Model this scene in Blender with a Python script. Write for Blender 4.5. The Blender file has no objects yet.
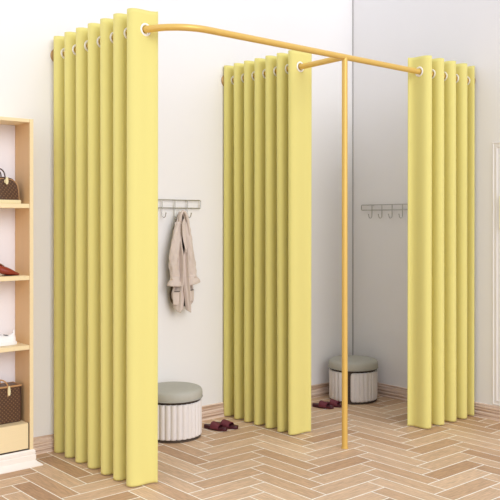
import bpy, bmesh, math, random
from mathutils import Vector, Matrix
random.seed(7)
SC = bpy.context.scene
COL = SC.collection
PI = math.pi

# ------------------------------------------------------------------ materials
class NT:
    def __init__(s, name):
        s.m = bpy.data.materials.new(name); s.m.use_nodes = True
        s.t = s.m.node_tree; s.n = s.t.nodes; s.l = s.t.links
        s.b = s.n['Principled BSDF']
    def new(s, typ, **kw):
        n = s.n.new(typ)
        for k, v in kw.items(): setattr(n, k, v)
        return n
    def put(s, sock, v):
        if v is None: return
        if isinstance(v, (int, float)): sock.default_value = v
        elif isinstance(v, (tuple, list)): sock.default_value = v
        else: s.l.new(v, sock)
    def math(s, op, a, b=None, c=None):
        n = s.new('ShaderNodeMath', operation=op)
        for i, v in enumerate((a, b, c)): s.put(n.inputs[i], v)
        return n.outputs[0]
    def mix(s, f, a, b):
        n = s.new('ShaderNodeMix', data_type='RGBA')
        s.put(n.inputs[0], f); s.put(n.inputs[6], a); s.put(n.inputs[7], b)
        return n.outputs[2]
    def obj(s): return s.new('ShaderNodeTexCoord').outputs['Object']
    def noise(s, vec, scale, detail=3, rough=.5):
        n = s.new('ShaderNodeTexNoise'); s.put(n.inputs['Vector'], vec)
        n.inputs['Scale'].default_value = scale; n.inputs['Detail'].default_value = detail
        n.inputs['Roughness'].default_value = rough
        return n.outputs['Fac']
    def mapping(s, vec, scale):
        n = s.new('ShaderNodeMapping'); s.put(n.inputs[0], vec); n.inputs['Scale'].default_value = scale
        return n.outputs[0]
    def bump(s, h, strength, dist=.002):
        n = s.new('ShaderNodeBump'); n.inputs['Strength'].default_value = strength
        n.inputs['Distance'].default_value = dist
        s.put(n.inputs['Height'], h); s.l.new(n.outputs[0], s.b.inputs['Normal'])

def rgb(r, g, b):
    f = lambda c: (c/255)/12.92 if c/255 <= .04045 else ((c/255+.055)/1.055)**2.4
    return (f(r), f(g), f(b), 1)

def mat(name, col, rough=.6, metal=0, noise=None, bump=None, sheen=0, spec=.5, stretch=(1,1,1), var=None):
    t = NT(name); t.b.inputs['Roughness'].default_value = rough
    t.b.inputs['Metallic'].default_value = metal
    t.b.inputs['Specular IOR Level'].default_value = spec
    if sheen: t.b.inputs['Sheen Weight'].default_value = sheen
    if noise or var:
        v = t.mapping(t.obj(), stretch)
        f = t.noise(v, noise or 30)
        c2 = tuple(c*(var or .93) for c in col[:3])+(1,)
        t.l.new(t.mix(f, col, c2), t.b.inputs['Base Color'])
    else: t.b.inputs['Base Color'].default_value = col
    if bump:
        v = t.mapping(t.obj(), stretch)
        t.bump(t.noise(v, bump[0], 2), bump[1])
    return t.m

M = {}
M['wall'] = mat('wall paint', rgb(241,239,238), .9, noise=6, var=.985, bump=(260,.08), spec=.2)
def base_mat():
    t = NT('banded skirting board'); o = t.obj()
    f = t.noise(t.mapping(o, (1.2, 1.2, 95)), 1.4, 3, .6)  # stretched noise stacks pale and brown bands up the board
    r = t.new('ShaderNodeValToRGB'); t.l.new(f, r.inputs[0])
    r.color_ramp.elements[0].position = .36; r.color_ramp.elements[0].color = rgb(190,156,130)
    r.color_ramp.elements[1].position = .56; r.color_ramp.elements[1].color = rgb(240,220,204)
    t.l.new(r.outputs[0], t.b.inputs['Base Color']); t.b.inputs['Roughness'].default_value = .5
    return t.m
M['base'] = base_mat()
M['plinth'] = mat('cream plinth paint', rgb(250,243,234), .5, noise=8, var=.98)
M['trim'] = mat('white moulding paint', rgb(238,234,230), .6, noise=9, var=.98)
M['rod'] = mat('gold painted steel', rgb(230,190,100), .33, .3, noise=40, var=.96)
M['flange'] = mat('bronze flange', rgb(176,140,88), .4, .4, noise=40, var=.9)
M['grommet'] = mat('white eyelet', rgb(250,248,240), .35, 0, noise=30, var=.97)
M['curtain'] = mat('yellow blackout cloth', rgb(232,221,136), .85, noise=300, var=.96, bump=(900,.12), sheen=.15, spec=.15)
M['oak'] = mat('pale oak veneer', rgb(238,209,160), .5, noise=7, stretch=(14,14,1), var=.9)
M['oakh'] = mat('pale oak board', rgb(246,225,180), .5, noise=7, stretch=(1,14,14), var=.93)
M['oakside'] = mat('pale oak panel', rgb(226,186,134), .5, noise=7, stretch=(14,14,1), var=.9)
M['white'] = mat('white backing', rgb(240,236,238), .8, noise=8, var=.98)
M['steel'] = mat('brushed steel', rgb(186,184,178), .3, .85, noise=60, var=.9)
M['coat'] = mat('beige cotton', rgb(220,205,194), .95, noise=60, var=.88, bump=(120,.35), sheen=.1, spec=.1)
M['coatin'] = mat('coat lining', rgb(104,90,78), .95, noise=70, var=.9, spec=.1)
M['cushion'] = mat('sage grey leather', rgb(188,186,174), .6, noise=35, var=.9, bump=(400,.2))
M['velvet'] = mat('ivory fluted velvet', rgb(234,228,224), .75, noise=60, var=.94, sheen=.3)
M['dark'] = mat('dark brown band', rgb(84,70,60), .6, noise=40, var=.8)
M['burg'] = mat('burgundy sole', rgb(74,14,28), .45, noise=60, var=.8)
M['mesh'] = mat('burgundy woven strap', rgb(128,50,64), .6, noise=350, var=.4, bump=(500,.5))
M['tan'] = mat('tan leather', rgb(196,150,100), .5, noise=40, var=.85)
M['darklea'] = mat('dark brown leather', rgb(66,42,30), .5, noise=40, var=.85)
M['cream'] = mat('cream leather', rgb(240,226,180), .5, noise=40, var=.93)
M['red'] = mat('russet patent leather', rgb(150,58,42), .25, noise=20, var=.85)
M['redin'] = mat('tan insole', rgb(190,140,100), .6, noise=20, var=.9)
M['sneaker'] = mat('white canvas', rgb(248,248,248), .75, noise=80, var=.96, bump=(300,.3))
M['navy'] = mat('dark shoe lining', rgb(50,54,66), .8, noise=50, var=.8)
M['gilt'] = mat('pale gilt frame', rgb(244,238,208), .4, noise=30, var=.92)
M['picture'] = mat('dark olive print', rgb(104,98,82), .7, noise=14, var=.6)

def monogram():
    t = NT('brown monogram canvas'); t.b.inputs['Roughness'].default_value = .5
    o = t.obj()
    sp = t.new('ShaderNodeSeparateXYZ'); t.l.new(o, sp.inputs[0])
    k = 1/.0158
    x = t.math('ADD', sp.outputs[0], sp.outputs[1])
    u = t.math('MULTIPLY', t.math('ADD', x, sp.outputs[2]), k*.72)
    v = t.math('MULTIPLY', t.math('SUBTRACT', x, sp.outputs[2]), k*.72)
    du = t.math('ABSOLUTE', t.math('SUBTRACT', t.math('FRACT', u), .5))
    dv = t.math('ABSOLUTE', t.math('SUBTRACT', t.math('FRACT', v), .5))
    # four-petal mark: petals along both axes of the lattice, pinched at the waist
    r = t.math('SQRT', t.math('ADD', t.math('MULTIPLY', du, du), t.math('MULTIPLY', dv, dv)))
    an = t.math('ARCTAN2', dv, du)
    pet = t.math('MULTIPLY_ADD', t.math('ABSOLUTE', t.math('COSINE', t.math('MULTIPLY', an, 2))), .2, .1)
    f = t.math('LESS_THAN', r, pet)
    n = t.noise(o, 60)
    base = t.mix(n, rgb(84,54,34), rgb(70,44,28))
    t.l.new(t.mix(f, base, rgb(126,92,58)), t.b.inputs['Base Color'])
    return t.m
M['mono'] = monogram()

def floor_mat():
    t = NT('herringbone oak parquet')
    geo = t.new('ShaderNodeNewGeometry').outputs['Position']
    sp = t.new('ShaderNodeSeparateXYZ'); t.l.new(geo, sp.inputs[0])
    WX_, WY_, N = .102, .115, 4
    x = t.math('DIVIDE', t.math('SUBTRACT', sp.outputs[0], 2.976), WX_)
    y = t.math('DIVIDE', t.math('SUBTRACT', sp.outputs[1], 2.872), WY_)
    i = t.math('FLOOR', x); j = t.math('FLOOR', y)
    fx = t.math('SUBTRACT', x, i); fy = t.math('SUBTRACT', y, j)
    k = t.math('FLOORED_MODULO', t.math('SUBTRACT', i, j), 2*N)
    horiz = t.math('LESS_THAN', k, N-.5)
    kv = t.math('SUBTRACT', 2*N-1, k)
    along_h = t.math('ADD', k, fx); along_v = t.math('ADD', kv, fy)
    def sel(a, b):   # horiz ? a : b
        return t.math('ADD', t.math('MULTIPLY', horiz, a), t.math('MULTIPLY', t.math('SUBTRACT', 1, horiz), b))
    al = sel(along_h, along_v); ac = sel(fy, fx)
    idx = sel(t.math('SUBTRACT', i, k), i); idy = sel(j, t.math('SUBTRACT', j, kv))
    e1 = t.math('MINIMUM', al, t.math('SUBTRACT', N, al))
    e2 = t.math('MINIMUM', ac, t.math('SUBTRACT', 1, ac))
    e = t.math('MINIMUM', e1, e2)
    gr = t.math('LESS_THAN', e, .031)
    idv = t.new('ShaderNodeCombineXYZ'); t.l.new(idx, idv.inputs[0]); t.l.new(idy, idv.inputs[1]); t.l.new(horiz, idv.inputs[2])
    wn = t.new('ShaderNodeTexWhiteNoise', noise_dimensions='3D'); t.l.new(idv.outputs[0], wn.inputs[0])
    rnd = wn.outputs['Value']
    gv = t.new('ShaderNodeCombineXYZ')
    t.l.new(t.math('MULTIPLY', al, 1.1), gv.inputs[0]); t.l.new(t.math('MULTIPLY', ac, 10), gv.inputs[1])
    t.l.new(t.math('MULTIPLY', rnd, 53), gv.inputs[2])
    g = t.new('ShaderNodeTexNoise'); t.l.new(gv.outputs[0], g.inputs['Vector'])
    g.inputs['Scale'].default_value = 1.3; g.inputs['Detail'].default_value = 4; g.inputs['Distortion'].default_value = .8
    ramp = t.new('ShaderNodeValToRGB'); t.l.new(rnd, ramp.inputs[0])
    r = ramp.color_ramp
    r.elements[0].position = 0; r.elements[0].color = rgb(190,152,118)
    r.elements[1].position = 1; r.elements[1].color = rgb(224,192,158)
    for p, c in ((.25, rgb(205,169,134)), (.6, rgb(214,181,147))):
        q = r.elements.new(p); q.color = c
    gc = t.math('MULTIPLY_ADD', g.outputs['Fac'], .9, .53)
    dk = t.new('ShaderNodeVectorMath', operation='SCALE'); t.l.new(ramp.outputs[0], dk.inputs[0]); t.l.new(gc, dk.inputs['Scale'])
    c = t.mix(gr, dk.outputs[0], rgb(255,250,238))
    t.l.new(c, t.b.inputs['Base Color'])
    t.b.inputs['Roughness'].default_value = .5
    t.b.inputs['Specular IOR Level'].default_value = .3
    return t.m
M['floor'] = floor_mat()

# ------------------------------------------------------------------ helpers
def link(o, parent=None):
    COL.objects.link(o)
    if parent: o.parent = parent
    return o
def tag(o, label=None, cat=None, group=None, kind=None):
    if label: o['label'] = label
    if cat: o['category'] = cat
    if group: o['group'] = group
    if kind: o['kind'] = kind
    return o
def root(name, loc, label, cat, group=None):
    o = bpy.data.objects.new(name, None); o.empty_display_size = .05; o.location = loc
    link(o); return tag(o, label, cat, group)
def wloc(o):
    v = Vector((0,0,0))
    while o: v += Vector(o.location); o = o.parent
    return v
def obj(name, bm, m, parent=None, smooth=True, bevel=0, solid=0, sub=0, angle=35, off=0):
    """bm holds world coordinates; they are shifted into the parent's frame"""
    if parent:
        d = wloc(parent)
        for v in bm.verts: v.co -= d
    bmesh.ops.recalc_face_normals(bm, faces=bm.faces[:])
    me = bpy.data.meshes.new(name); bm.to_mesh(me); bm.free()
    for mm in (m if isinstance(m, (list, tuple)) else [m]): me.materials.append(mm)
    o = link(bpy.data.objects.new(name, me), parent)
    if smooth:
        for p in me.polygons: p.use_smooth = True
        if angle < 180: me.set_sharp_from_angle(angle=math.radians(angle))
    if solid:
        s = o.modifiers.new('s', 'SOLIDIFY'); s.thickness = solid; s.offset = off
    if bevel:
        b = o.modifiers.new('b', 'BEVEL'); b.width = bevel; b.segments = 2; b.limit_method = 'ANGLE'
    if sub:
        s = o.modifiers.new('u', 'SUBSURF'); s.levels = s.render_levels = sub
    return o
def box(bm, x0, x1, y0, y1, z0, z1):
    v = [bm.verts.new(p) for p in ((x0,y0,z0),(x1,y0,z0),(x1,y1,z0),(x0,y1,z0),(x0,y0,z1),(x1,y0,z1),(x1,y1,z1),(x0,y1,z1))]
    for f in ((0,3,2,1),(4,5,6,7),(0,1,5,4),(1,2,6,5),(2,3,7,6),(3,0,4,7)): bm.faces.new([v[i] for i in f])
    return bm
def bx(*a): return box(bmesh.new(), *a)
def tube(bm, pts, r, n=12, cap=True):
    pts = [Vector(p) for p in pts]; rings = []
    rr = r if isinstance(r, (list, tuple)) else [r]*len(pts)
    up = None
    for i, p in enumerate(pts):
        d = (pts[min(i+1, len(pts)-1)] - pts[max(i-1, 0)]).normalized()
        if up is None:
            up = Vector((0,0,1)) if abs(d.z) < .9 else Vector((1,0,0))
        up = (up - d*up.dot(d)).normalized(); s = d.cross(up)
        rings.append([bm.verts.new(p + (up*math.cos(2*PI*k/n) + s*math.sin(2*PI*k/n))*rr[i]) for k in range(n)])
    for a, b in zip(rings, rings[1:]):
        for k in range(n): bm.faces.new((a[k], a[(k+1)%n], b[(k+1)%n], b[k]))
    if cap: bm.faces.new(rings[0][::-1]); bm.faces.new(rings[-1])
    return bm
def lathe(bm, prof, c, axis='z', n=48):
    """prof: (r, h) pairs along axis through c"""
    rings = []
    for r, h in prof:
        ring = []
        for k in range(n):
            a = 2*PI*k/n; u, w = r*math.cos(a), r*math.sin(a)
            p = {'z': (u, w, h), 'y': (u, h, w), 'x': (h, u, w)}[axis]
            ring.append(bm.verts.new(Vector(c)+Vector(p)))
        rings.append(ring)
    for a, b in zip(rings, rings[1:]):
        for k in range(n): bm.faces.new((a[k], a[(k+1)%n], b[(k+1)%n], b[k]))
    if prof[0][0] > 1e-5: bm.faces.new(rings[0])
    if prof[-1][0] > 1e-5: bm.faces.new(rings[-1])
    bmesh.ops.remove_doubles(bm, verts=bm.verts[:], dist=1e-6)
    return bm
def torus(bm, c, nrm, R, r, n=20, m=8):
    nrm = Vector(nrm).normalized(); u = nrm.cross(Vector((0,0,1))).normalized(); w = nrm.cross(u)
    V = []
    for i in range(n):
        a = 2*PI*i/n; d = u*math.cos(a)+w*math.sin(a)
        V.append([bm.verts.new(Vector(c)+d*(R+r*math.cos(2*PI*k/m))+nrm*(r*.62*math.sin(2*PI*k/m))) for k in range(m)])
    for i in range(n):
        for k in range(m): bm.faces.new((V[i][k], V[(i+1)%n][k], V[(i+1)%n][(k+1)%m], V[i][(k+1)%m]))
    return bm
def loft(bm, rings, closed=True, caps=True):
    R = [[bm.verts.new(p) for p in r] for r in rings]
    n = len(R[0])
    for a, b in zip(R, R[1:]):
        for k in range(n if closed else n-1): bm.faces.new((a[k], a[(k+1)%n], b[(k+1)%n], b[k]))
    if closed and caps: bm.faces.new(R[0][::-1]); bm.faces.new(R[-1])
    return bm
def sweep_profile(bm, prof, p0, p1, out):
    """prof (d,z): distance out of the wall along `out`, extruded p0->p1 (xy)"""
    out = Vector((out[0], out[1], 0))
    rings = [[Vector((p[0], p[1], 0))+out*d+Vector((0,0,z)) for d, z in prof] for p in (p0, p1)]
    return loft(bm, rings)
def struct(name, bm, m, **kw): return tag(obj(name, bm, m, **kw), kind='structure')

WY = 4.35; WX = 4.84; H = 3.3
# ------------------------------------------------------------------ setting
struct('floor', bx(-3.2, WX+.15, -1.6, WY+.15, -.1, 0), M['floor'], smooth=False)
struct('wall_left', bx(-3.2, WX+.15, WY, WY+.15, 0, H), M['wall'], smooth=False)
struct('wall_right', bx(WX, WX+.15, -1.6, WY, 0, H), M['wall'], smooth=False)
bp = [(0,0),(.022,0),(.022,.016),(.012,.019),(.012,.022),(.020,.025),(.020,.040),(.010,.043),(.010,.046),(.018,.049),(.018,.062),(.008,.065),(.008,.068),(.015,.071),(.015,.081),(.006,.084),(.006,.086),(.011,.088),(.011,.093),(.004,.097),(0,.097)]
struct('baseboard_left', sweep_profile(bmesh.new(), bp, (-3.2, WY), (WX, WY), (0,-1)), M['base'], angle=20)
struct('baseboard_right', sweep_profile(bmesh.new(), bp, (WX, -1.6), (WX, WY-.022), (-1,0)), M['base'], angle=20)
M['corner_shade'] = mat('grey corner shade', rgb(176,172,170), .8, noise=9, var=.95)
struct('corner_shade_strip', bx(WX-.006, WX-.0002, WY-.006, WY-.0002, .098, H), M['corner_shade'], smooth=False)  # thin grey strip standing in for the shade line where the walls meet
# wall panel moulding on the right wall
def panel_trim(name, y0, y1, z0, z1):
    bm = bmesh.new()
    pr = [(0,0),(.007,.002),(.009,.006),(.004,.012),(.003,.026),(.006,.030),(.003,.036),(0,.038)]   # (out, inwards)
    corners = [(y0,z0,1,1),(y1,z0,-1,1),(y1,z1,-1,-1),(y0,z1,1,-1)]
    rings = [[Vector((WX-d, y+sy*q, z+sz*q)) for d, q in pr] for y, z, sy, sz in corners]
    R = [[bm.verts.new(p) for p in r] for r in rings]
    for a in range(4):
        A, B = R[a], R[(a+1)%4]
        for k in range(len(pr)-1): bm.faces.new((A[k], A[k+1], B[k+1], B[k]))
    return struct(name, bm, M['trim'], angle=25)
panel_trim('trim_1', 2.0, 3.072, .10, 1.895)

# ------------------------------------------------------------------ rail frame
RZ = 2.335; RR = .0178
RX1 = 2.268; RX2 = 3.55; RY = 3.255
fr = root('curtain_rail', (RX2, RY, 0), 'gold painted steel curtain rail frame fixed to both walls and standing on one central post', 'curtain rail')
Rb = .25
pts = [(RX1-.026, WY-.012, RZ), (RX1-.020, 4.0, RZ), (RX1-.015, 3.7, RZ), (RX1-.011, 3.6, RZ)]
for k in range(0, 17):
    a = PI/2*k/16
    pts.append((RX1+Rb-Rb*math.cos(a), RY+Rb-Rb*math.sin(a), RZ))
pts += [(3.0, RY, RZ), (3.55, RY, RZ), (4.2, RY, RZ), (WX-.012, RY, RZ)]
obj('front_rail', tube(bmesh.new(), pts, RR, 20), M['rod'], fr, angle=60)
obj('cross_rail', tube(bmesh.new(), [(RX2-.002, RY, RZ), (RX2+.012, 3.6, RZ), (RX2+.008, WY-.012, RZ)], RR, 20), M['rod'], fr, angle=60)
obj('post', tube(bmesh.new(), [(RX2, RY, 0.004), (RX2, RY, 1.2), (RX2, RY, RZ)], RR*.98, 20), M['rod'], fr, angle=60)
obj('post_foot', lathe(bmesh.new(), [(0,0),(.0215,0),(.0215,.004),(.0185,.007),(.0165,.007)], (RX2,RY,0), n=24), M['rod'], fr)
for c, ax, s in (((RX1-.030, WY, RZ),'y',-1), ((RX2-.022, WY, RZ),'y',-1), ((WX, RY, RZ),'x',-1)):
    obj('wall_flange', lathe(bmesh.new(), [(0,0),(.046,0),(.046,s*.006),(.040,s*.010),(.026,s*.012),(.022,s*.018),(.0165,s*.02)], c, ax, 32), M['flange'], fr, angle=50)

# ------------------------------------------------------------------ curtains
GR = .0262; GB = .0350
def make_curtain(label, centre, axis, start, period, amp, t0, t1, sgn, ztop=2.435, zbot=.006, phase=0, rail=None):
    """zigzag cloth hung on eyelets; axis 'y': folds run along +Y about x=centre; axis 'x': along +X about y=centre.
       t counts periods; crest on the +sgn side at integer t."""
    def P(t):
        c = math.cos(2*PI*t)
        # slightly squared folds: straight panels, rounded crests
        off = sgn*amp*c
        along = start + period*(t) + .10*period*math.sin(4*PI*t)
        return (centre+off, along) if axis == 'y' else (along, centre+off)
    # arc length table
    N = 4000; T = [t0+(t1-t0)*i/N for i in range(N+1)]
    S = [0]; p = P(T[0])
    for t in T[1:]:
        q = P(t); S.append(S[-1]+math.hypot(q[0]-p[0], q[1]-p[1])); p = q
    def t_of(s):
        lo, hi = 0, N
        while hi-lo > 1:
            m = (lo+hi)//2
            if S[m] <= s: lo = m
            else: hi = m
        f = (s-S[lo])/max(1e-9, S[hi]-S[lo]); return T[lo]+(T[hi]-T[lo])*min(1, f)
    def s_of(t):
        f = (t-t0)/(t1-t0)*N; i = int(f); return S[i]+(S[min(N,i+1)]-S[i])*(f-i)
    crossings = []
    def off(t):
        p = P(t); return (p[0]-rail(p[1])) if axis == 'y' else (p[1]-rail(p[0]))
    for a, b in zip(T, T[1:]):      # eyelets sit where the cloth crosses the rail
        if off(a)*off(b) <= 0 and a > t0+.04 and a < t1-.1: crossings.append((a+b)/2)
    gz = RZ
    cs = [s_of(t) for t in crossings]
    m = 4
    # s columns
    cols = [0.0]; special = []
    for s in cs:
        a, b = s-GB, s+GB
        n = max(2, int(round((a-cols[-1])/.012)))
        base = cols[-1]
        cols += [base+(a-base)*(i+1)/n for i in range(n)]
        special.append(len(cols)-1)
        cols += [a+(b-a)*(i+1)/m for i in range(m)]
    base = cols[-1]; n = max(2, int((S[-1]-base)/.012))
    cols += [base+(S[-1]-base)*(i+1)/n for i in range(n)]
    rows = [zbot, zbot+.012, zbot+.05, zbot+.3] + [zbot+.3+(gz-GB-.05-zbot-.3)*(i+1)/7 for i in range(7)] + [gz-GB+2*GB*i/m for i in range(m+1)]
    r0 = len(rows)-m-1
    rows += [gz+GB+(ztop-gz-GB)*(i+1)/3 for i in range(3)]
    bm = bmesh.new()
    tcache = [t_of(s) for s in cols]
    def wob(t, z):   # slight hang irregularity growing downwards
        f = max(0, 1-(z/2.3))
        return .006*f*math.sin(1.7*t+phase)
    def pt(t, z):
        x, y = P(t); w = wob(t, z)
        return Vector((x, y+w, z)) if axis == 'y' else Vector((x+w, y, z))
    V = {}
    def vert(ci, ri):
        if (ci, ri) not in V: V[(ci, ri)] = bm.verts.new(pt(tcache[ci], rows[ri]))
        return V[(ci, ri)]
    holes = set(); 
    for c0 in special:
        for i in range(m):
            for j in range(m): holes.add((c0+i, r0+j))
    for ci in range(len(cols)-1):
        for ri in range(len(rows)-1):
            if (ci, ri) in holes: continue
            bm.faces.new((vert(ci,ri), vert(ci+1,ri), vert(ci+1,ri+1), vert(ci,ri+1)))
    for q, c0 in enumerate(special):
        sc = cs[q]
        ringi = [(c0+i, r0) for i in range(m)]+[(c0+m, r0+i) for i in range(m)]+[(c0+m-i, r0+m) for i in range(m)]+[(c0, r0+m-i) for i in range(m)]
        inner = []
        for ci, ri in ringi:
            ds, dz = cols[ci]-sc, rows[ri]-gz; l = math.hypot(ds, dz)
            inner.append(bm.verts.new(pt(t_of(sc+ds/l*GR), gz+dz/l*GR)))
        L = len(ringi)
        for i in range(L):
            a, b = ringi[i], ringi[(i+1)%L]
            bm.faces.new((vert(*a), vert(*b), inner[(i+1)%L], inner[i]))
    x0, y0 = (centre, start+period*(t1)/2) if axis == 'y' else (start+period*t1/2, centre)
    rt = root('curtain', (x0, y0, 0), label, 'curtain', 'yellow eyelet curtains on the gold rail')
    obj('fabric', bm, M['curtain'], rt, angle=180, solid=.0022)
    for t in crossings:
        a, b = Vector(P(t-.01)), Vector(P(t+.01)); d = (b-a).normalized()
        c = P(t)
        gm = torus(bmesh.new(), (c[0], c[1], gz), (-d.y, d.x, 0), .0285, .0062)
        obj('grommet', gm, M['grommet'], rt, angle=180)
    return rt
def rail_1(y):
    q = RY+Rb-y
    return RX1-.012*min(1, -q/.1)-.014*(-q)/.85 if q <= 0 else RX1+Rb-math.sqrt(max(0, Rb*Rb-q*q))
make_curtain('tall yellow pleated curtain nearest the viewer, hanging beside the wooden shelf unit', 2.263, 'y', 3.423, .1335, .076, .05, 6.68, 1, phase=.5, rail=rail_1)
make_curtain('yellow pleated curtain in the middle, dividing the two cubicles and hanging on the cross rail', 3.573, 'y', 3.618, .1085, .083, .06, 6.62, 1, phase=2, rail=lambda y: RX2+.012-.006*max(0, y-3.6))
make_curtain('yellow pleated curtain on the right, drawn up against the right-hand wall', 3.256, 'x', 4.233, .133, .070, .02, 4.42, 1, phase=4, rail=lambda x: RY)

# ------------------------------------------------------------------ shelf unit
SY = 4.158; SXi = 1.970; SXo = 1.991; SX0 = 1.24
sh = root('shelf_unit', (1.62, 4.27, 0), 'pale oak open shelf unit on a cream plinth, holding bags and shoes', 'shelf')
ZT = 1.920; TH = .018
obj('side_panel', bx(SXi, SXo, SY, WY, .09, ZT), M['oakside'], sh, smooth=False)
obj('side_panel', bx(SX0-.023, SX0, SY, WY, .09, ZT), M['oakside'], sh, smooth=False)
def edge_strip(x0, x1, z0, z1, parent, name='front_edge'):
    return obj(name, bx(x0, x1, SY-.003, SY-.0005, z0, z1), M['oakh'], parent, smooth=False)
edge_strip(SXi, SXo, .09, ZT, sh); edge_strip(SX0-.023, SX0, .09, ZT, sh)
obj('top_board', bx(SX0, SXi-.0006, SY, WY, ZT-TH, ZT), M['oakh'], sh, smooth=False)
obj('back_panel', bx(SX0, SXi-.0006, WY-.007, WY-.0005, .09, ZT-TH-.0006), M['white'], sh, smooth=False)
SHZ = [1.451, 1.053, .668]
for z in SHZ: obj('shelf_board', bx(SX0+.0005, SXi-.0006, SY, WY-.008, z-.024, z), M['oakh'], sh, smooth=False, bevel=.001)
DZ = .238
obj('bottom_board', bx(SX0+.0005, SXi-.008, SY+.012, WY-.008, DZ-.016, DZ), M['oakh'], sh, smooth=False)
obj('gap_shade_strip', bx(SXi-.0072, SXi-.0012, SY+.005, SY+.02, .098, DZ-.002), M['dark'], sh, smooth=False)  # dark strip painted in as the shade of the gap beside the drawer
dr = obj('drawer', bx(SX0+.008, SXi-.008, SY-.001, SY+.011, .098, DZ), M['oakh'], sh, smooth=False, bevel=.001)
tube_h = tube(bmesh.new(), [(1.56,SY-.002,.185),(1.56,SY-.018,.185),(1.66,SY-.018,.185),(1.66,SY-.002,.185)], .004, 10)
obj('drawer_handle', tube_h, M['tan'], dr)
# moulded plinth, mitred round the right end
pp = [(0,0),(.040,0),(.040,.006),(.018,.022),(.010,.030),(.012,.036),(.012,.058),(.008,.062),(.010,.066),(.010,.080),(.004,.090),(0,.090)]
bm = bmesh.new()
rings = []
for (x, y, dx, dy) in ((SX0-.023, SY, 0, -1), (SXo, SY, 1, -1), (SXo, WY-.0165, 1, 0)):
    rings.append([Vector((x+dx*d, y+dy*d, z)) for d, z in pp])
loft(bm, rings)
obj('plinth', bm, M['plinth'], sh, angle=20)

# ------------------------------------------------------------------ hook racks
def hook_rack(label, origin, d, n_out, length, hook_pos, zt=1.495, zb=1.442):
    """origin = wall end seen in the photo, d = direction along the wall, n_out = away from wall"""
    o = Vector(origin); d = Vector(d); n = Vector(n_out)
    rt = root('hook_rack', o+d*length/2, label, 'hook rack', 'steel hook racks')
    f = n*.022
    def P(s, z, e=0): v = o+d*s+f+n*e; return (v.x, v.y, z)
    pts = []
    for (cs_, cz, a0) in ((.008, zt-.008, 90), (.008, zb+.008, 180), (length-.008, zb+.008, 270), (length-.008, zt-.008, 0)):
        for k in range(5):
            a = math.radians(a0+90*k/4); pts.append(P(cs_+.008*math.cos(a), cz+.008*math.sin(a)))
    pts.append(pts[0])
    obj('frame', tube(bmesh.new(), pts, .0036, 8), M['steel'], rt)
    for s in (hook_pos[0], hook_pos[-1]):
        v = o+d*s; c = v+n*.011
        obj('wall_mount', tube(bmesh.new(), [tuple((v+n*.0005).to_tuple()[:2])+(zt-.001,), tuple((v+n*.02).to_tuple()[:2])+(zt-.001,)], .0045, 12), M['steel'], rt)
        obj('wall_mount', tube(bmesh.new(), [P(s, zb+.001), P(s, zt-.001)], .0025, 8), M['steel'], rt)
    for s in hook_pos:
        pts = [P(s, zt, -.001), P(s, zb, -.001), P(s, zb-.045)]
        for k in range(1, 9):
            a = PI*k/8.5; q = o+d*s+f+n*(.018-.018*math.cos(a))
            pts.append((q.x, q.y, zb-.045-.018*math.sin(a)))
        last = Vector(pts[-1]); pts.append((last.x+n.x*.005, last.y+n.y*.005, last.z+.014))
        hk = obj('hook', tube(bmesh.new(), pts, .003, 8), M['steel'], rt)
        bm = bmesh.new(); bmesh.ops.create_uvsphere(bm, u_segments=10, v_segments=8, radius=.0048, matrix=Matrix.Translation(pts[-1]))
        obj('hook_tip', bm, M['steel'], hk)
    return rt
hook_rack('steel wire hook rack on the left wall with a beige coat hanging from it', (3.286, WY, 0), (-1,0,0), (0,-1,0), .68, [.108+.102*k for k in range(6) if .108+.102*k < .66])
hook_rack('empty steel wire hook rack on the right-hand wall above the far pouf', (WX, 4.238, 0), (0,-1,0), (-1,0,0), .68, [.107+.100*k for k in range(6)], 1.484, 1.443)

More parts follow.
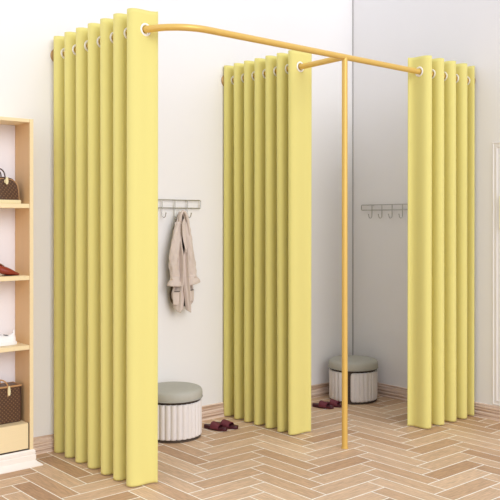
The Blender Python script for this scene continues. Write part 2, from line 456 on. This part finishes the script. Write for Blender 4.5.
# ------------------------------------------------------------------ coat
def build_coat():
    CX, CY = 3.09, 4.285
    kx, kz = .00822, .00658
    X = lambda px: CX+(px-181)*kx
    Z = lambda py: 1.35-(py-222)*kz
    rt = root('coat', (CX, CY, Z(314)), 'light beige cotton coat with rolled cuffs and patch pockets, hanging on the left wall', 'coat')
    # outline of the body (px left, px right) by height
    out = [(211.5,179.5,183),(215,178.2,185),(220,176.8,186.5),(226,175,188),(234,174.6,188.0),(245,174.8,188.2),(258,175,188.4),(270,175,188.8),(282,173.6,190.2),(292,171,192),(300,171.5,191.8)]
    def lr(py):
        for (a, l0, r0), (b, l1, r1) in zip(out, out[1:]):
            if py <= b: f = (py-a)/(b-a); return l0+(l1-l0)*f, r0+(r1-r0)*f
        return out[-1][1:]
    def fold(u, v, ph=0): return .016*math.sin(9*u+ph+1.5*v)*min(1, v*3)+.005*math.sin(21*u+ph*2-2*v)*min(1, v*2)
    NU, NV = 28, 46
    # back shell
    def sheet(uL, uR, side, bottom, depth, ph, name, m, solid=.003):
        bm = bmesh.new(); g = []
        for j in range(NV+1):
            v = j/NV; row = []
            for i in range(NU+1):
                u = i/NU
                pyb = bottom(u); py = 211.5+(pyb-211.5)*v
                l, r = lr(min(py, 300)); w = r-l
                x0 = l+w*uL(v); x1 = l+w*uR(v)
                # rounded bottom corners
                px = x0+(x1-x0)*u
                across = (px-l)/max(.1, w)
                b = depth*math.sin(PI*min(1, max(0, across)))**.6*(.35+.65*min(1, v*2.2))
                y = CY - side*b + side*-fold(u*(1.2), v, ph)
                row.append(bm.verts.new((X(px), y, Z(py))))
            g.append(row)
        for j in range(NV):
            for i in range(NU): bm.faces.new((g[j][i], g[j][i+1], g[j+1][i+1], g[j+1][i]))
        return obj(name, bm, m, rt, angle=180, solid=solid, sub=1)
    sheet(lambda v: 0, lambda v: 1, -1, lambda u: 307-9*abs(2*u-1)**4, .026, 1.1, 'back_panel', M['coatin'])
    sheet(lambda v: 0, lambda v: .48+.12*min(1, max(0, (v-.34)/.12))-.13*max(0, v-.72)/.28, 1, lambda u: 313.5-16*abs(1-u)**3-9*max(0, u-.5)**1.2, .030, .4, 'front_panel', M['coat'])
    sheet(lambda v: .62-.18*min(1, max(0, (v-.34)/.12))+.16*max(0, v-.70)/.30, lambda v: 1, 1, lambda u: 314.5-16*u**3-13*max(0, .5-u)**1.1, .037, 2.2, 'front_panel', M['coat'])
    # collar: bunched roll round the hook
    obj('collar', tube(bmesh.new(), [(X(177.6),CY-.012,Z(226)),(X(178.4),CY-.022,Z(218)),(X(179.8),CY-.024,Z(212.5)),(X(181.5),CY-.02,Z(210.5)),(X(183.6),CY-.026,Z(213)),(X(185.4),CY-.026,Z(219)),(X(186.4),CY-.030,Z(228)),(X(187),CY-.036,Z(238))], [.006,.010,.012,.011,.012,.011,.009,.004], 12), M['coat'], rt, sub=1)
    # lapel
    bm = bmesh.new()
    L = [((178.6,221),(181,216)),((178.3,228),(182,226)),((178,236),(182.6,236)),((179.5,244),(182.6,247)),((181.2,252),(182.2,254))]
    loft(bm, [[(X(a[0]), CY-.040-.004*i, Z(a[1])), (X((a[0]+b[0])/2), CY-.050-.002*i, Z((a[1]+b[1])/2)), (X(b[0]), CY-.041-.003*i, Z(b[1]))] for i, (a, b) in enumerate(L)], closed=False)
    obj('lapel', bm, M['coat'], rt, angle=180, solid=.003, sub=1)
    # sleeves
    def sleeve(path, rad, ph, cuff):
        rings = []; n = 28
        P_ = [Vector((X(px), CY-dy, Z(py))) for px, py, dy in path]
        # resample
        m = 26
        for k in range(m+1):
            f = k/m*(len(P_)-1); i = min(int(f), len(P_)-2); g = f-i
            c = P_[i].lerp(P_[i+1], g); r = rad[i]+(rad[i+1]-rad[i])*g
            ring = []
            for q in range(n):
                a = 2*PI*q/n
                rr = r*(1+.15*math.sin(3*a+ph+k*.35)+.05*math.sin(5*a-k*.9)+.05*math.sin(k*1.7+ph))
                ring.append((c.x+rr*math.cos(a), c.y+.62*rr*math.sin(a), c.z))
            rings.append(ring)
        s = obj('sleeve', loft(bmesh.new(), rings), M['coat'], rt, angle=180)
        (cx0, cy0), (cx1, cy1), r0, r1 = cuff
        rings = []
        A = Vector((X(cx0), CY-path[-1][2], Z(cy0))); B = Vector((X(cx1), CY-path[-1][2], Z(cy1)))
        ax = (B-A).normalized(); side = Vector((0,1,0)); w = ax.cross(side).normalized()
        prof = [(0,r0*.8),(.02,r0),(.35,r0*1.03),(.7,r1),(.97,r1*1.04),(1,r1),(.97,r1*.9),(.6,r1*.82)]
        for f, r in prof:
            c = A.lerp(B, f)
            rings.append([tuple(c+w*(r*(1+.07*math.sin(2*a_+ph)+.04*math.sin(5*a_)))*math.cos(a_)+side*(.6*r)*math.sin(a_)) for a_ in [2*PI*q/n for q in range(n)]])
        obj('cuff', loft(bmesh.new(), rings, caps=False), M['coat'], s, angle=180)
    sleeve([(177.5,222,.012),(174.8,236,.020),(172.6,252,.026),(172,266,.028),(172.6,279,.028)], [.020,.030,.034,.035,.033], .3,
           ((173.0,276.0),(172.4,285.5), .036, .052))
    sleeve([(185.2,222,.012),(186.2,236,.022),(187.6,252,.028),(188.8,266,.030),(189.6,278,.030)], [.018,.026,.030,.031,.032], 1.9,
           ((189.4,275.0),(191.0,284.0), .034, .050))
    # patch pockets with turned tops
    def pocket(x0, x1, y0, y1, dep, slant):
        bm = bmesh.new(); rows = []
        for j in range(9):
            v = j/8; row = []
            for i in range(9):
                u = i/8; cut = 0
                px = x0+(x1-x0)*u; py = y0+slant*u+(y1-y0)*v
                row.append((X(px+(.5-u)*1.6*v*v), CY-dep-.010*math.sin(PI*u)*(1-.3*v), Z(py)))
            rows.append(row)
        loft(bm, rows, closed=False)
        p = obj('pocket', bm, M['coat'], rt, angle=180, solid=.004, sub=1)
        slit = [(X(x0+(x1-x0)*u), CY-dep-.004-.010*math.sin(PI*u), Z(y0+slant*u-.9)) for u in [k/8 for k in range(1, 8)]]
        obj('pocket_opening', tube(bmesh.new(), slit, .0028, 8), M['dark'], p)
        rim = [(X(x0+(x1-x0)*u), CY-dep-.003-.010*math.sin(PI*u), Z(y0+slant*u)) for u in [k/8 for k in range(9)]]
        obj('pocket_edge', tube(bmesh.new(), rim, .0035, 8), M['coat'], p)
    pocket(171.2, 179.0, 291.5, 304, .022, .2)
    pocket(185.6, 191.4, 291.5, 302, .024, -.8)
    return rt
build_coat()

# ------------------------------------------------------------------ poufs
def pouf(label, cx, cy, slot_deg, R=.182):
    rt = root('pouf', (cx, cy, 0), label, 'pouf', 'round fluted poufs')
    c = (cx, cy, 0)
    obj('base_ring', lathe(bmesh.new(), [(0,0),(R-.008,0),(R-.006,.003),(R-.006,.010),(R-.012,.013),(0,.013)], c, n=64), M['dark'], rt)
    obj('core', lathe(bmesh.new(), [(0,.0135),(R-.016,.0135),(R-.016,.238),(0,.238)], c, n=64), M['dark'], rt)
    nf = 30; per = 8; n = nf*per
    hw = math.radians(5.2); s0 = math.radians(slot_deg)
    a0 = s0+hw; a1 = s0+2*PI-hw
    bm = bmesh.new(); g = []
    zl, zh = .016, .232; rc = .022
    for i in range(n+1):
        a = a0+(a1-a0)*i/n
        arc = min(a-a0, a1-a)*R
        cut = rc-math.sqrt(max(0, rc*rc-(rc-arc)**2)) if arc < rc else 0
        w = abs(math.sin(nf*(a-a0)/(a1-a0)*PI))
        r = R-.011+.0115*w**.5
        row = []
        for j, (f, dr_) in enumerate(((0,-.006),(.012,-.001),(.05,0),(.5,0),(.95,0),(.988,-.001),(1,-.006))):
            z = zl+cut+(zh-zl-2*cut)*f
            row.append(bm.verts.new((cx+(r+dr_)*math.cos(a), cy+(r+dr_)*math.sin(a), z)))
        g.append(row)
    for A, B in zip(g, g[1:]):
        for k in range(6): bm.faces.new((A[k], B[k], B[k+1], A[k+1]))
    obj('fluted_side', bm, M['velvet'], rt, angle=180, solid=.008, off=-1)
    obj('trim_band', lathe(bmesh.new(), [(0,.2385),(R-.004,.2385),(R-.001,.241),(R-.004,.2435),(0,.2435)], c, n=64), M['dark'], rt)
    prof = [(0,.244),(R-.006,.244),(R+.001,.248),(R+.004,.256),(R+.005,.275),(R+.003,.292),(R-.004,.303),(R-.016,.309),(R-.04,.313),(R-.09,.316),(0,.317)]
    obj('seat_cushion', lathe(bmesh.new(), prof, c, n=64), M['cushion'], rt, angle=180)
    obj('piping', lathe(bmesh.new(), [(R+.0055+.002*math.cos(a), .250+.0022*math.sin(a)) for a in [2*PI*k/8 for k in range(9)]], c, n=64), M['cushion'], rt, angle=180)
    return rt
pouf('round fluted ivory pouf with grey cushion, partly behind the nearest curtain under the coat', 2.932, 4.150, 120)
pouf('round fluted ivory pouf with grey cushion, standing behind the gold post in the far corner', 4.572, 4.105, -150)

# ------------------------------------------------------------------ slippers
def slipper(label, hx, hy, tx, ty, mirror, group):
    """heel point, toe point on the floor"""
    h, t = Vector((hx, hy, 0)), Vector((tx, ty, 0)); d = (t-h); L = d.length; d.normalize()
    s = Vector((-d.y, d.x, 0))*mirror
    rt = root('slipper', (h+t)/2, label, 'slipper', group)
    W = .040
    def half(u):   # outline half width
        return W*(.80*math.sin(PI*min(1, (u*1.0+.0)))**.35*(1 if u > .5 else .86+.28*u))
    def P(u, v, z): return tuple(h+d*(L*u)+s*(v*half(u)+.004*math.sin(PI*u))+Vector((0,0,z)))
    us = [.004,.02,.05,.1,.2,.3,.4,.5,.6,.7,.8,.88,.94,.975,.996]
    rings = []
    for u in us:
        z0 = .001+.003*max(0, u-.85)*6
        th = .017+.004*(1-u)
        rings.append([P(u,-1,z0),P(u,-1.03,z0+th*.5),P(u,-1,z0+th),P(u,-.93,z0+th+.001),P(u,0,z0+th-.001),P(u,.93,z0+th+.001),P(u,1,z0+th),P(u,1.03,z0+th*.5),P(u,1,z0),P(u,0,z0)])
    sole = obj('sole', loft(bmesh.new(), rings), M['burg'], rt, angle=50)
    rings = []
    for u in [.36,.42,.50,.58,.64,.69,.72]:
        row = []
        for k in range(13):
            a = PI*k/12; hgt = .040-.014*(u-.36)/.37
            v = -1.12*math.cos(a); z = .010+hgt*math.sin(a)**.75
            row.append(P(u, v, z))
        rings.append(row)
    obj('strap', loft(bmesh.new(), rings, closed=False), M['mesh'], rt, angle=180, solid=.004, sub=1)
    rings = []
    for u in us[1:-1]:
        rings.append([P(u, v, .0185+.004*(1-u)+.003*max(0, u-.85)*6+.001) for v in (-.84,-.4,0,.4,.84)])
    obj('insole', loft(bmesh.new(), rings, closed=False), M['burg'], rt, solid=.0015)
    return rt
slipper('burgundy slide slipper beside the near pouf, the one closer to the pouf', 3.206, 4.182, 3.256, 4.010, 1, 'burgundy slippers')
slipper('burgundy slide slipper by the near pouf, its toe towards the middle curtain', 3.296, 4.178, 3.346, 4.006, -1, 'burgundy slippers')
slipper('burgundy slide slipper lying right beside the edge of the middle curtain, left of its pair', 4.175, 4.145, 4.228, 3.985, 1, 'burgundy slippers')
slipper('burgundy slide slipper next to the gold post, in front of the far pouf', 4.275, 4.128, 4.328, 3.968, -1, 'burgundy slippers')

# ------------------------------------------------------------------ handbags
def dome_bag(cx, cy, z0):
    rt = root('handbag', (cx, cy, z0), 'domed brown monogram handbag with rounded top handles, on the topmost shelf board', 'bag')
    hw, D, Hh = .118, .040, .145
    n = 40
    def outline(k):       # k 0..1 around the arch from right-bottom over to left-bottom
        a = PI*k; c, s = math.cos(a), math.sin(a)
        ex = .42
        return (hw*math.copysign(abs(c)**.5, c)*1.0, max(0, s)**ex)
    ys = [(-1,.90),(-.94,.965),(-.7,.99),(0,1.0),(.7,.99),(.94,.965),(1,.90)]
    rings = []
    for f, sc in ys:
        ring = []
        for k in range(n+1):
            x, h = outline(k/n)
            zz = z0+.022+h*(Hh-.022)*(sc if h > .02 else 1)
            taper = 1-.45*h
            ring.append((cx+x*sc, cy+f*D*taper, zz))
        rings.append(ring)
    obj('body', loft(bmesh.new(), rings), M['mono'], rt, angle=40)
    # piping round both faces
    for f in (-1, 1):
        pts = [(cx+outline(k/n)[0]*.955, cy+f*D*(1-.45*outline(k/n)[1])*.985, z0+.022+outline(k/n)[1]*(Hh-.022)*.955) for k in range(n+1)]
        obj('piping', tube(bmesh.new(), pts, .0022, 8), M['tan'], rt)
    obj('zip', tube(bmesh.new(), [(cx+outline(k/n)[0]*1.0, cy, z0+.024+outline(k/n)[1]*(Hh-.022)) for k in range(5, n-4)], .0028, 8), M['darklea'], rt)
    bm = bx(cx-hw-.006, cx+hw+.006, cy-D-.003, cy+D+.003, z0+.0008, z0+.022)
    obj('base_panel', bm, M['cream'], rt, bevel=.004, smooth=False)
    for f in (-1, 1):
        yb = cy+f*.026
        hp = [(cx-.036, yb, z0+.112), (cx-.036, yb, z0+.150)]
        for k in range(1, 12):
            a = PI-PI*k/12; hp.append((cx+.036*math.cos(a), yb-f*.004*math.sin(a), z0+.152+.042*math.sin(a)))
        hp += [(cx+.036, yb, z0+.150), (cx+.036, yb, z0+.112)]
        hd = obj('handle', tube(bmesh.new(), hp, .0035, 10), M['darklea'], rt)
        for sx in (-1, 1):
            x = cx+sx*.036
            bm = bmesh.new(); zc = z0+.124
            rows = [[(x+w*math.cos(a), yb+f*(.005), zc+q*math.sin(a)) for a in [2*PI*k/14 for k in range(14)]] for w, q in ((.008,.011),)]
            loft(bm, [rows[0], [(p[0], p[1]+f*.003, p[2]) for p in rows[0]]])
            obj('handle_tab', bm, M['cream'], hd, angle=40)
    # hanging cream tag
    tx = cx+.040
    bm = bmesh.new(); loft(bm, [[(tx-.006, yy, z0+.146),(tx+.006, yy, z0+.146),(tx+.009, yy, z0+.122),(tx+.006, yy, z0+.110),(tx, yy, z0+.105),(tx-.006, yy, z0+.110),(tx-.009, yy, z0+.122)] for yy in (cy-D-.004, cy-D-.001)])
    obj('tag', bm, M['cream'], rt, angle=40)
    return rt
dome_bag(1.826, 4.262, SHZ[0])
def box_bag(cx, cy, z0):
    rt = root('tote_bag', (cx, cy, z0), 'boxy brown monogram tote bag with tan trim, standing above the drawer', 'bag')
    hw, D, Hh = .127, .052, .212
    bm = bmesh.new()
    n = 6
    rings = []
    for f, s, dd in ((0,.97,1),(.04,1,1),(.5,1,.98),(.97,.975,.93)):
        z = z0+.001+Hh*f; a, b = hw*s, D*dd
        rings.append([(cx-a,cy-b,z),(cx+a,cy-b,z),(cx+a+.0,cy,z),(cx+a,cy+b,z),(cx-a,cy+b,z),(cx-a,cy,z)])
    obj('body', loft(bm, rings), M['mono'], rt, smooth=False, bevel=.006)
    for sx in (-1, 1):
        obj('side_gusset', bx(*(sorted((cx+sx*(hw-.002), cx+sx*(hw+.004)))), cy-D+.006, cy+D-.006, z0+.006, z0+Hh*.93), M['darklea'], rt, smooth=False, bevel=.002)
    bm = bmesh.new(); a, b = hw*.975+.003, D*.93+.003; z = z0+Hh*.955
    pts = [(cx-a,cy-b,z),(cx+a,cy-b,z),(cx+a,cy+b,z),(cx-a,cy+b,z)]
    for i in range(4):
        p, q = pts[i], pts[(i+1)%4]; tube(bm, [p, q], .005, 8)
    obj('rim', bm, M['tan'], rt)
    for f in (-1, 1):
        yb = cy+f*(D*.93+.004)
        hp = [(cx-.050, yb, z0+.150), (cx-.050, yb, z0+.205)]
        for k in range(1, 12):
            a_ = PI-PI*k/12; hp.append((cx+.050*math.cos(a_), yb-f*.012*math.sin(a_), z0+.205+.040*math.sin(a_)))
        hp += [(cx+.050, yb, z0+.205), (cx+.050, yb, z0+.150)]
        obj('handle', tube(bmesh.new(), hp, .004, 10), M['tan'], rt)
    tx = cx+.052
    bm = bmesh.new(); loft(bm, [[(tx-.004, yy, z0+.208),(tx+.004, yy, z0+.208),(tx+.008, yy, z0+.178),(tx+.006, yy, z0+.160),(tx, yy, z0+.155),(tx-.006, yy, z0+.160),(tx-.008, yy, z0+.178)] for yy in (cy-D-.014, cy-D-.010)])
    obj('tag', bm, M['cream'], rt, angle=40)
    return rt
box_bag(1.820, 4.268, DZ)

# ------------------------------------------------------------------ shoes on the shelf
def pump(name, label, toe, cy, z0, L=.215, group=None):
    """pointed court shoe, toe to +X"""
    rt = root(name, (toe-L/2, cy, z0), label, 'shoe', group)
    st = [ # u(from heel), half width, sole z, top z
        (.00,.010,.050,.100),(.03,.022,.049,.104),(.12,.027,.044,.098),(.25,.027,.036,.080),(.40,.027,.020,.070),(.52,.033,.008,.056),
        (.64,.037,.002,.050),(.76,.034,.001,.036),(.88,.022,.001,.021),(.96,.010,.001,.014),(1.0,.002,.002,.007)]
    rings = []
    for u, w, zs, zt in st:
        x = toe-L+L*u; r = []
        for k in range(16):
            a = 2*PI*k/16; cz, cw = math.sin(a), math.cos(a)
            zz = (zs+zt)/2+(zt-zs)/2*math.copysign(abs(cz)**.7, cz)
            r.append((x, cy+w*math.copysign(abs(cw)**.8, cw)*(1 if cz < 0 else (1-.35*cz)), z0+zz))
        rings.append(r)
    obj('upper', loft(bmesh.new(), rings), M['red'], rt, angle=60, sub=1)
    # dark opening with insole
    rings = []
    for u, w, zt in ((.05,.012,.1015),(.12,.019,.0995),(.25,.019,.0825),(.40,.018,.0720),(.52,.017,.0585),(.57,.009,.0545)):
        x = toe-L+L*u; rings.append([(x, cy+w*q, z0+zt+.0015) for q in (-1,-.5,0,.5,1)])
    obj('insole', loft(bmesh.new(), rings, closed=False), M['redin'], rt, solid=.002)
    obj('heel', tube(bmesh.new(), [(toe-L+.018, cy, z0+.055),(toe-L+.014, cy, z0+.025),(toe-L+.014, cy, z0+.0005)], [.016,.009,.006], 14), M['red'], rt)
    obj('sole', loft(bmesh.new(), [[(toe-L+L*u, cy-w*.9, z0+.0005),(toe-L+L*u, cy+w*.9, z0+.0005),(toe-L+L*u, cy+w*.9, z0+.003),(toe-L+L*u, cy-w*.9, z0+.003)] for u, w in ((.56,.03),(.66,.036),(.76,.034),(.88,.022),(.97,.007))]), M['darklea'], rt)
    return rt
pump('court_shoe', 'russet pointed court shoe on the second shelf board, nearer the front edge', 1.948, 4.236, SHZ[1])
def sneaker(label, heel, cy, z0, L=.2, group=None):
    """low white sneaker, heel to +X, toe to -X"""
    rt = root('sneaker', (heel-L/2, cy, z0), label, 'shoe', group)
    def sole_w(u): return .036*(.55+.45*math.sin(PI*min(1, .12+.8*u)))*(1 if .03 < u < .97 else .8)
    us = [0,.02,.06,.15,.3,.45,.6,.75,.88,.95,.985,1]
    obj('sole', loft(bmesh.new(), [[(heel-L*u, cy+sole_w(u)*v, z0+z) for v, z in ((-1,.001),(-1.04,.010),(-1,.019),(1,.019),(1.04,.010),(1,.001))] for u in us]), M['sneaker'], rt, bevel=.001)
    st = [(.012,.018,.060),(.05,.027,.068),(.12,.031,.062),(.22,.032,.052),(.35,.032,.056),(.48,.034,.058),(.62,.036,.048),(.76,.035,.040),(.88,.030,.034),(.95,.020,.028),(.99,.006,.022)]
    rings = []
    for u, w, zt in st:
        r = []
        for k in range(18):
            a = PI*2*k/18; s, c = math.sin(a), math.cos(a)
            zz = .0185+(zt-.0185)*max(0, s)**.8
            r.append((heel-L*u, cy+w*math.copysign(abs(c)**.7, c)*(1-.25*max(0, s)), z0+zz))
        rings.append(r)
    up = obj('upper', loft(bmesh.new(), rings), M['sneaker'], rt, angle=60, sub=1)
    obj('opening', loft(bmesh.new(), [[(heel-L*u, cy+w*q, z0+zt) for q in (-1,-.5,0,.5,1)] for u, w, zt in ((.22,.010,.0535),(.26,.013,.0545),(.30,.013,.0560),(.33,.010,.0570))], closed=False), M['navy'], up, solid=.002)
    obj('heel_tab', bx(heel-.014, heel-.006, cy-.008, cy+.008, z0+.045, z0+.082), M['sneaker'], rt, bevel=.003, smooth=False)
    for i in range(4):
        u = .40+.075*i; z = .065-.005*i
        obj('lace', tube(bmesh.new(), [(heel-L*u, cy-.020, z0+z-.010),(heel-L*(u+.02), cy-.008, z0+z),(heel-L*(u+.02), cy+.008, z0+z),(heel-L*u, cy+.020, z0+z-.010)], .0025, 8), M['sneaker'], rt)
    return rt
sneaker('chunky white sneaker on the third shelf board above the boxy bag', 1.926, 4.245, SHZ[2])

# ------------------------------------------------------------------ picture at the right edge
pc = root('framed_picture', (WX-.01, 2.8, 1.40), 'small framed dark picture inside the wall panel moulding at the right edge', 'picture')
y0, y1, z0, z1 = 2.60, 3.016, 1.30, 1.525
bm = bmesh.new()
pr = [(0.0005,0),(.012,.001),(.014,.004),(.012,.009),(.006,.010),(.0005,.010)]
R = [[bm.verts.new((WX-d, y+sy*q, z+sz*q)) for d, q in pr] for y, z, sy, sz in ((y0,z0,1,1),(y1,z0,-1,1),(y1,z1,-1,-1),(y0,z1,1,-1))]
for a in range(4):
    for k in range(len(pr)): bm.faces.new((R[a][k], R[a][(k+1)%len(pr)], R[(a+1)%4][(k+1)%len(pr)], R[(a+1)%4][k]))
obj('frame', bm, M['gilt'], pc, angle=30)
obj('print', bx(WX-.005, WX-.001, y0+.0102, y1-.0102, z0+.0102, z1-.0102), M['picture'], pc, smooth=False)

# ------------------------------------------------------------------ light
w = bpy.data.worlds.new('daylight'); SC.world = w; w.use_nodes = True
nt = w.node_tree; bg = nt.nodes['Background']
tc = nt.nodes.new('ShaderNodeTexCoord'); sx = nt.nodes.new('ShaderNodeSeparateXYZ'); nt.links.new(tc.outputs['Generated'], sx.inputs[0])
rp = nt.nodes.new('ShaderNodeValToRGB'); mp = nt.nodes.new('ShaderNodeMath'); mp.operation = 'MULTIPLY_ADD'
mp.inputs[1].default_value = .5; mp.inputs[2].default_value = .5
nt.links.new(sx.outputs[2], mp.inputs[0]); nt.links.new(mp.outputs[0], rp.inputs[0]); nt.links.new(rp.outputs[0], bg.inputs[0])
rp.color_ramp.elements[0].color = (.99,.99,1.09,1); rp.color_ramp.elements[0].position = .35
rp.color_ramp.elements[1].color = (.90,.925,1.02,1); rp.color_ramp.elements[1].position = .6
bg.inputs[1].default_value = 1.12
def sun(name, d, e, ang, col):
    L = bpy.data.lights.new(name, 'SUN'); L.energy = e; L.angle = math.radians(ang); L.color = col
    o = bpy.data.objects.new(name, L); o.rotation_euler = Vector(d).to_track_quat('-Z', 'Y').to_euler(); o.location = (0,0,4)
    link(o); return o
sun('sun', (.12,.92,-.36), 1.15, 36, (1,.985,.98))

# ------------------------------------------------------------------ camera
cam = bpy.data.cameras.new('camera'); co = bpy.data.objects.new('camera', cam); link(co)
cam.sensor_width = 36; cam.lens = 801/500*36; cam.shift_y = -28/500
co.location = (0,0,1.35); co.rotation_euler = (PI/2, 0, math.atan2(930,801)-PI/2)
SC.camera = co
vs = SC.view_settings; vs.view_transform = 'Standard'; vs.look = 'None'; vs.gamma = 1; vs.use_curve_mapping = False
vs.exposure = 0
